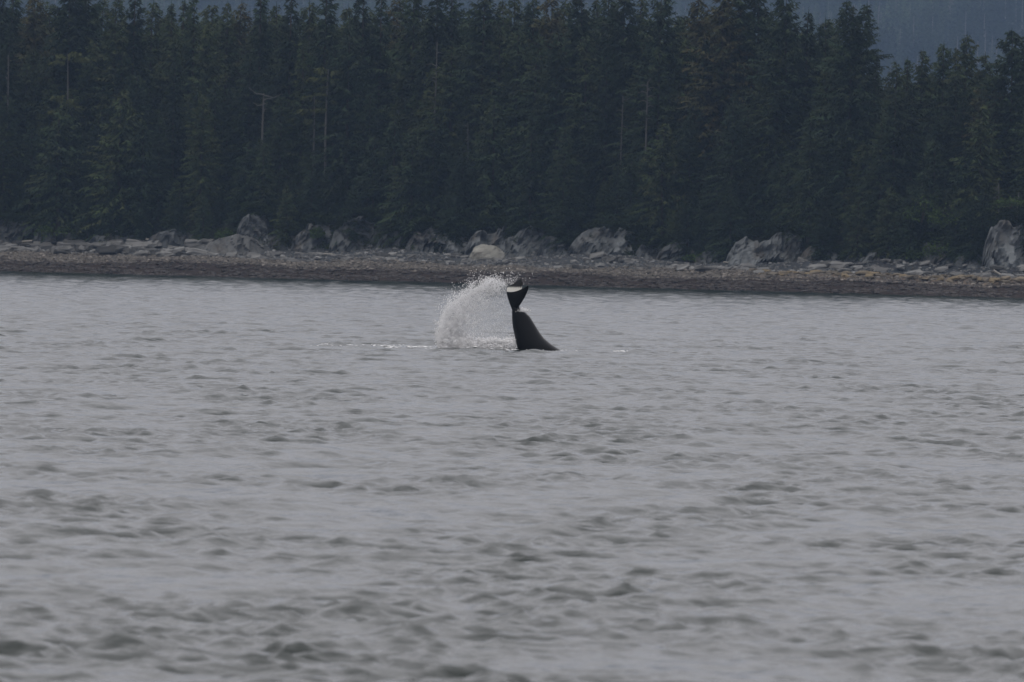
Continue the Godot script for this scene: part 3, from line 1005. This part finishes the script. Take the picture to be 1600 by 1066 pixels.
func build_undergrowth() -> void:
	var r := RandomNumberGenerator.new()
	r.seed = 61
	var v := PackedVector3Array()
	var c := PackedColorArray()
	for k in 46:
		var a := r.randf() * TAU
		var e := sqrt(r.randf())
		var at := Vector3(cos(a) * e, 0.75 * r.randf() * (1.1 - e), sin(a) * e) * 0.8
		var l := r.randf_range(0.16, 0.36)
		var u := Vector3(r.randfn(), r.randfn() * 0.7, r.randfn()).normalized() * l
		var t := Vector3(r.randfn(), r.randfn(), r.randfn()).normalized() * l * 0.45
		v.append(at - t); v.append(at + t); v.append(at + u)
		var f := r.randf_range(0.6, 1.4)
		for i in 3: c.append(Color(0.045 * f, 0.06 * f, 0.03 * f))
	var places := []
	var cols := PackedColorArray()
	for k in 2600:
		var x := rng.randf_range(-78.0, 72.0)
		var s := rng.randf_range(29.5, 38.0)
		if n_rough.get_noise_2d(x * 0.5, s * 0.6 + 70.0) < 0.0: continue
		var w := rng.randf_range(0.5, 1.3)
		places.append(Transform3D(Basis(Vector3.UP, rng.randf() * TAU).scaled(Vector3(w, w, w)), Vector3(x, ground(x, s) - 0.05, -shore(x) - s)))
		var f := rng.randf_range(0.5, 1.3)
		cols.append(Color(f, f, f * rng.randf_range(0.7, 1.0)))
	for b in BLUFFS:       # tufts hanging over the brows
		for k in 80:
			var px := lerpf(b[0] - 8.0, b[1] + 8.0, rng.randf())
			var u: float = (px - (b[0] + b[1]) * 0.5) / (b[1] - b[0]) * 1.5
			var g := where(px, b[3], 1270.0)
			var d: float = shore(g.x) + 31.0 + rng.randf_range(-0.8, 1.0)
			var py: float = lerpf(b[3], b[2], 1.0 - pow(absf(u), 3.2) * 0.9) + rng.randf_range(-4.0, 22.0) * pow(rng.randf(), 1.6)
			var w := rng.randf_range(0.4, 1.1)
			places.append(Transform3D(Basis(Vector3.UP, rng.randf() * TAU).scaled(Vector3(w, w * 0.8, w)), where(px, py, d - 0.5)))
			var f := rng.randf_range(0.45, 1.0)
			cols.append(Color(f, f, f * 0.8))
	tag(copies("undergrowth", arrays(v, c), M.leaf[0], places, cols), "dark undergrowth on the bank between the bluffs and the wood", "undergrowth", "", "stuff")

func build_shrubs() -> void:
	# [x, y foot, width px, height px, label]
	var list := [
		[86, 370, 66, 26, "low green shrub beside the shaded bluff behind grey slabs"], [352, 372, 34, 20, "small dark shrub behind the gravelly mound"], [496, 372, 26, 22, "green tuft growing on the grey bluff under the bare-trunked spruce"],
		[1100, 408, 70, 16, "low yellow-green shrub on the bank before the dark spruce gap"], [1440, 345, 60, 56, "bright green shrub below the twisted bleached snag"], [1483, 350, 66, 40, "wide bright green shrub next to the reddish trunk"],
		[1473, 402, 64, 44, "green shrub hanging over the small upright bluff"], [1430, 405, 30, 20, "brownish green tuft on the shoulder of the small upright bluff"], [1580, 322, 50, 18, "green shrub capping the tallest pale bluff"]]
	for q in list:
		var g := where(q[0], q[1], 1275.0)
		var d: float = shore(g.x) + 29.5
		var p := where(q[0], q[1], d)
		var w: float = q[2] * d / F * 0.5
		var h: float = q[3] * d / F
		var r := RandomNumberGenerator.new()
		r.seed = int(q[0]) + 5
		var o := base("shrub", p)
		var v := PackedVector3Array()
		var c := PackedColorArray()
		for k in 620:
			var a := r.randf() * TAU
			var e := sqrt(r.randf())
			var y := h * pow(r.randf(), 0.8) * (1.0 - 0.5 * e * e) * (0.75 + 0.35 * n_rough.get_noise_2d(cos(a) * 3.0 + q[0], e * 2.0))
			var at := Vector3(cos(a) * e * w, y, sin(a) * e * w * 0.7)
			var l := r.randf_range(0.14, 0.34)
			var u := Vector3(r.randfn(), r.randfn() * 0.6, r.randfn()).normalized() * l
			var t := Vector3(r.randfn(), r.randfn(), r.randfn()).normalized() * l * 0.5
			v.append(at - t); v.append(at + t); v.append(at + u)
			var f := r.randf_range(0.6, 1.4)
			for i in 3: c.append(Color(0.06 * f, 0.085 * f, 0.035 * f))
		part("foliage", arrays(v, c), M.shrub, o)
		var st := SurfaceTool.new()
		st.begin(Mesh.PRIMITIVE_TRIANGLES)
		for k in 5:
			limb(st, [Vector3(0, -0.3, 0), Vector3(r.randf_range(-0.4, 0.4) * w, h * 0.35, 0), Vector3(r.randf_range(-0.8, 0.8) * w, h * 0.7, r.randf_range(-0.3, 0.3))], 0.05, 0.015)
		st.generate_normals()
		part("stem", st.commit(), M.bark, o)
		tag(o, q[4], "shrub", "shrubs among the bluffs")

# ---------------------------------------------------------------- the whale
func build_whale() -> void:
	var st := SurfaceTool.new()
	st.begin(Mesh.PRIMITIVE_TRIANGLES)
	st.set_smooth_group(0)
	var black := Color(0.004, 0.004, 0.0044)
	var white := Color(0.55, 0.54, 0.50)
	# the tail stock, ring by ring: [y, x of the back, x of the belly, half thickness]
	var rings := [[472, 797.0, 809.5, 0.06], [476, 798.0, 811.2, 0.13], [480, 798.9, 812.0, 0.18], [482.5, 799.4, 813.0, 0.20], [484.5, 800, 814.8, 0.23], [487, 800, 818.6, 0.27], [490, 800, 822.8, 0.31], [495, 800, 828.0, 0.35], [502, 800.3, 832.4, 0.38], [511, 801.2, 838, 0.43], [520, 803, 843.5, 0.48],
		[529, 805, 850.5, 0.54], [538, 807, 861.5, 0.60], [547, 809.5, 875.5, 0.66], [556, 813, 890, 0.72], [575, 822, 925, 0.80], [600, 838, 960, 0.80]]
	var rr := []
	var nseg := 28
	for q in rings:
		var l := where(q[1], q[0], WHALE_D)
		var r := where(q[2], q[0], WHALE_D)
		var c := (l + r) * 0.5
		var hx := (r - l) * 0.5
		var row := []
		for i in nseg:
			var a := TAU * i / nseg
			row.append(c + hx * cos(a) + Vector3(0, 0, q[3] * sin(a) * (0.88 + 0.12 * cos(a))))
		rr.append(row)
	for j in rr.size() - 1:
		for i in nseg:
			var k := (i + 1) % nseg
			for p in [rr[j][i], rr[j][k], rr[j + 1][k], rr[j][i], rr[j + 1][k], rr[j + 1][i]]:
				st.set_color(black)
				st.add_vertex(p)
	for row in [rr[0], rr[rr.size() - 1]]:
		var mid := Vector3.ZERO
		for p in row: mid += p / nseg
		for i in nseg:
			for p in [mid, row[i], row[(i + 1) % nseg]]:
				st.set_color(black)
				st.add_vertex(p)
	# two flukes curling towards the belly: leading and trailing edges as [x, y, metres towards the boat]
	var lobes := [
		[[[802, 487, 0.02], [811, 478.5, 0.26], [818, 468, 0.52], [823, 458, 0.74], [826, 449.5, 0.90], [825.2, 446.4, 0.95]],
		 [[791.7, 455.8, 0.0], [799, 456.4, 0.18], [807, 455, 0.40], [814, 452.2, 0.62], [820.5, 449, 0.82], [824.8, 446.3, 0.95]]],
		[[[802, 487, -0.02], [809, 474, -0.26], [813, 463, -0.50], [814.8, 453, -0.72], [816.4, 443.2, -0.88], [814.8, 436.4, -0.95]],
		 [[791.7, 455.4, 0.0], [792.3, 450.2, -0.20], [796.0, 446.6, -0.40], [802.0, 443.6, -0.60], [807.8, 439.2, -0.80], [813.4, 435.8, -0.95]]]]
	var dark_from := where(803, 449.4, WHALE_D).y
	for lobe in 2:
		var lead: Array = lobes[lobe][0]
		var trail: Array = lobes[lobe][1]
		var nu := 20
		var nv := 12
		var mid := []
		for i in nu + 1:
			var f := i / float(nu) * 5.0
			var k := mini(int(f), 4)
			var l := smooth_point(lead, k, f - k)
			var t := smooth_point(trail, k, f - k)
			var line := []
			for j in nv + 1: line.append(l.lerp(t, j / float(nv)))
			mid.append(line)
		var faces := [[], []]
		for i in nu + 1:
			var la := []
			var lb := []
			for j in nv + 1:
				var du: Vector3 = mid[mini(i + 1, nu)][j] - mid[maxi(i - 1, 0)][j]
				var dv: Vector3 = mid[i][mini(j + 1, nv)] - mid[i][maxi(j - 1, 0)]
				var nrm := du.cross(dv)
				nrm = nrm.normalized() if nrm.length() > 1e-7 else Vector3.BACK
				var w := j / float(nv)
				var th := 0.075 * (1.0 - 0.75 * i / nu) * sqrt(w) * pow(1.0 - w, 0.6) * 2.0 * 0.75 + 0.004
				if w == 0.0 or w == 1.0 or i == nu: th = 0.003
				la.append(mid[i][j] + nrm * th)
				lb.append(mid[i][j] - nrm * th)
			faces[0].append(la)
			faces[1].append(lb)
		for side in 2:
			for i in nu:
				for j in nv:
					for e in [[0, 0], [1, 0], [1, 1], [0, 0], [1, 1], [0, 1]]:
						var p: Vector3 = faces[side][i + e[0]][j + e[1]]
						var u: float = (i + e[0]) / float(nu)
						var w: float = (j + e[1]) / float(nv)
						# the underside is white inside a dark rim
						var under := (side == 1) == (lobe == 0)
						if lobe == 1: under = side == 0
						var rim: float = clampf((w - 0.86 + 0.16 * u) * 14.0, 0.0, 1.0)
						if lobe == 1: rim = clampf((p.y - dark_from) * 45.0, 0.0, 1.0)
						else: rim = maxf(rim, clampf((u - 0.66) * 12.0, 0.0, 1.0))
						st.set_color(white.lerp(black, rim) if under else black)
						st.add_vertex(p)
	st.index()
	st.generate_normals()
	var o := top("killer_whale", st.commit(), M.skin)
	tag(o, "black orca tail raised upright from the sea with white fluke undersides", "whale")

func smooth_point(line: Array, k: int, t: float) -> Vector3:
	var q := []
	for m in [k - 1, k, k + 1, k + 2]:
		var a: Array = line[clampi(m, 0, line.size() - 1)]
		q.append(where(a[0], a[1], WHALE_D - a[2]))
	return q[1].cubic_interpolate(q[2], q[0], q[3], t)

func build_splash() -> void:
	var drop := SphereMesh.new()
	drop.radius = 1.0; drop.height = 2.0; drop.radial_segments = 6; drop.rings = 3
	var r := RandomNumberGenerator.new()
	r.seed = 88
	var places := []
	# the sheet of spray: strands thrown off along the outer arc and falling back inside it
	var arc := [[690, 540], [686, 522], [688, 505], [695, 488], [705, 473], [717, 461], [731, 450], [746, 442], [762, 436], [778, 435], [792, 440]]
	for strand in 2000:
		var f := pow(r.randf(), 1.7) * 9.6
		var k := int(f)
		var ax: float = lerpf(arc[k][0], arc[k + 1][0], f - k)
		var ay: float = lerpf(arc[k][1], arc[k + 1][1], f - k)
		var inward := absf(r.randfn()) * lerpf(24.0, 9.0, f / 10.0)
		var cx := ax + inward + r.randfn() * 3.5
		var cy := ay + inward * lerpf(0.1, 0.9, f / 10.0) + r.randfn() * 3.5
		if f < 2.0: cy = minf(cy, 543.0)
		var depth := r.randfn() * 0.45
		var n := int(lerpf(34.0, 11.0, f / 10.0) * r.randf_range(0.4, 1.7))
		var slant := Vector2(r.randfn() * 0.6 - 0.5, 1.0).normalized()
		var ln := r.randf_range(2.0, 8.0)
		for m in n:
			var t := r.randf()
			var x := cx + slant.x * ln * t + r.randfn() * 1.4
			var y := cy + slant.y * ln * t + r.randfn() * 1.4
			if y > 546.0 or x > 791.5 - 9.0 * r.randf(): continue
			var p := where(x, y, WHALE_D + depth + r.randfn() * 0.08)
			var rad := 0.0052 + 0.013 * pow(r.randf(), 4.0)
			places.append(Transform3D(Basis.IDENTITY.scaled(Vector3(rad, rad * r.randf_range(0.8, 1.8), rad)), p))
	# a thin mist filling the arc
	for m in 9000:
		var x := r.randf_range(695.0, 800.0)
		var roof := 542.0 - 105.0 * sqrt(clampf((x - 686.0) / 110.0, 0.0, 1.0))
		var y := lerpf(544.0, roof, pow(r.randf(), 1.1))
		if r.randf() > lerpf(1.0, 0.35, (x - 695.0) / 105.0) or x > 788.0 and y < 505.0: continue
		var rad := 0.005 + 0.009 * r.randf()
		places.append(Transform3D(Basis.IDENTITY.scaled(Vector3.ONE * rad), where(x, y, WHALE_D + r.randfn() * 0.4)))
	# stray drops beyond the sheet
	for m in 500:
		var x := 745.0 + 45.0 * r.randfn()
		var y := 438.0 + 9.0 * r.randfn() + maxf(0.0, 740.0 - x) * 0.8
		if x > 835.0 or x < 680.0 or (x > 788.0 and y > 438.0): continue
		var rad := 0.008 + 0.014 * r.randf()
		places.append(Transform3D(Basis.IDENTITY.scaled(Vector3.ONE * rad), where(x, y, WHALE_D + r.randfn() * 0.5)))
	for m in 230:
		var rad := 0.008 + 0.013 * r.randf()
		places.append(Transform3D(Basis.IDENTITY.scaled(Vector3.ONE * rad), where(794.0 + r.randfn() * 12.0, 441.0 + r.randfn() * 6.0, WHALE_D + 1.4 + r.randfn() * 0.15)))
	# water running off the belly edge of the tail
	for m in 420:
		var p := where(818.0 + r.randfn() * 4.0, 485.0 + r.randfn() * 1.6, WHALE_D - 0.1 + r.randfn() * 0.15)
		var rad := 0.008 + 0.012 * r.randf()
		places.append(Transform3D(Basis.IDENTITY.scaled(Vector3.ONE * rad), p))
	# the boil at the foot
	for lump in 1100:
		var x := lerpf(688.0, 802.0, r.randf())
		var hgt := lerpf(7.0, 15.0, r.randf()) * (1.0 if x > 740.0 else 1.4)
		var y := 544.0 - hgt * pow(r.randf(), 1.6)
		var depth := r.randf_range(-0.5, 0.6)
		for m in 34:
			var rad := 0.010 + 0.020 * pow(r.randf(), 2.0)
			places.append(Transform3D(Basis.IDENTITY.scaled(Vector3.ONE * rad), where(x + r.randfn() * 2.2, minf(y + r.randfn() * 1.7, 545.5), WHALE_D + depth + r.randfn() * 0.08)))
	var o := copies("splash_spray", drop, M.drop, places)
	tag(o, "white arc of spray thrown up beside the orca's tail", "splash", "", "stuff")
	print("drops ", places.size())
	for q in [[712, 514, 19, 31, 0.26], [773, 538, 34, 9, 0.5], [732, 478, 24, 26, 0.12], [762, 452, 26, 13, 0.12]]:
		var fog := FogVolume.new()
		fog.name = numbered("spray_mist")
		fog.shape = RenderingServer.FOG_VOLUME_SHAPE_ELLIPSOID
		var px := WHALE_D / F
		fog.size = Vector3(q[2] * 2.0 * px, q[3] * 2.0 * px, 1.1)
		var fm := FogMaterial.new()
		fm.density = q[4]
		fm.albedo = Color(1, 1, 1)
		fog.material = fm
		add_child(fog)
		fog.position = where(q[0], q[1], WHALE_D + 0.1)
		tag(fog, "fine white mist hanging in the arc of spray", "mist", "mist in the splash", "stuff")
	# foam lying on the water
	var foam := []
	for m in 2600:
		var x := lerpf(488.0, 700.0, pow(r.randf(), 0.7))
		var g := where(x, 543.0 - (700.0 - x) * 0.004, WHALE_D)
		var z := g.z + r.randfn() * 2.2
		if n_rough.get_noise_2d(g.x * 1.6, z * 0.7) < 0.05: continue
		var w := 0.013 + 0.034 * pow(r.randf(), 2.0)
		foam.append(Transform3D(Basis(Vector3.UP, r.randf() * TAU).scaled(Vector3(w * 1.6, w * 0.5, w)), Vector3(g.x, sea_h(g.x, z) + 0.01, z)))
	for m in 420:
		var x := lerpf(690.0, 812.0, r.randf())
		var g := where(x, 544.0, WHALE_D)
		var z := g.z + r.randfn() * 0.9
		var w := 0.02 + 0.05 * pow(r.randf(), 2.0)
		foam.append(Transform3D(Basis(Vector3.UP, r.randf() * TAU).scaled(Vector3(w * 1.5, w * 0.6, w)), Vector3(g.x, sea_h(g.x, z) + 0.015, z)))
	tag(copies("foam", drop, M.foam, foam), "streak of white foam on the water trailing from the splash", "foam", "", "stuff")
	# churned flecks round the foot of the tail
	foam = []
	for m in 260:
		var x := 806.0 + 100.0 * pow(r.randf(), 2.0)
		var g := where(x, 548.0, WHALE_D)
		var z := g.z + 0.75 + r.randfn() * 0.5
		var w := 0.013 + 0.034 * pow(r.randf(), 2.0)
		foam.append(Transform3D(Basis.IDENTITY.scaled(Vector3(w * 1.6, w * 0.5, w)), Vector3(g.x, sea_h(g.x, z) + 0.01, z)))
	tag(copies("foam", drop, M.foam, foam), "thin foam flecks round the foot of the orca's tail", "foam", "", "stuff")
	foam = []
	for m in 70:
		var g := where(967.0 + r.randfn() * 5.0, 547.5, WHALE_D)
		var z := g.z + r.randfn() * 0.5
		var w := 0.02 + 0.03 * r.randf()
		foam.append(Transform3D(Basis.IDENTITY.scaled(Vector3(w * 1.5, w * 0.7, w)), Vector3(g.x, sea_h(g.x, z) + 0.015, z)))
	var fl := copies("foam", drop, M.foam, foam)
	tag(fl, "small white foam fleck on a low crest away from the splash, by open water", "foam", "", "stuff")
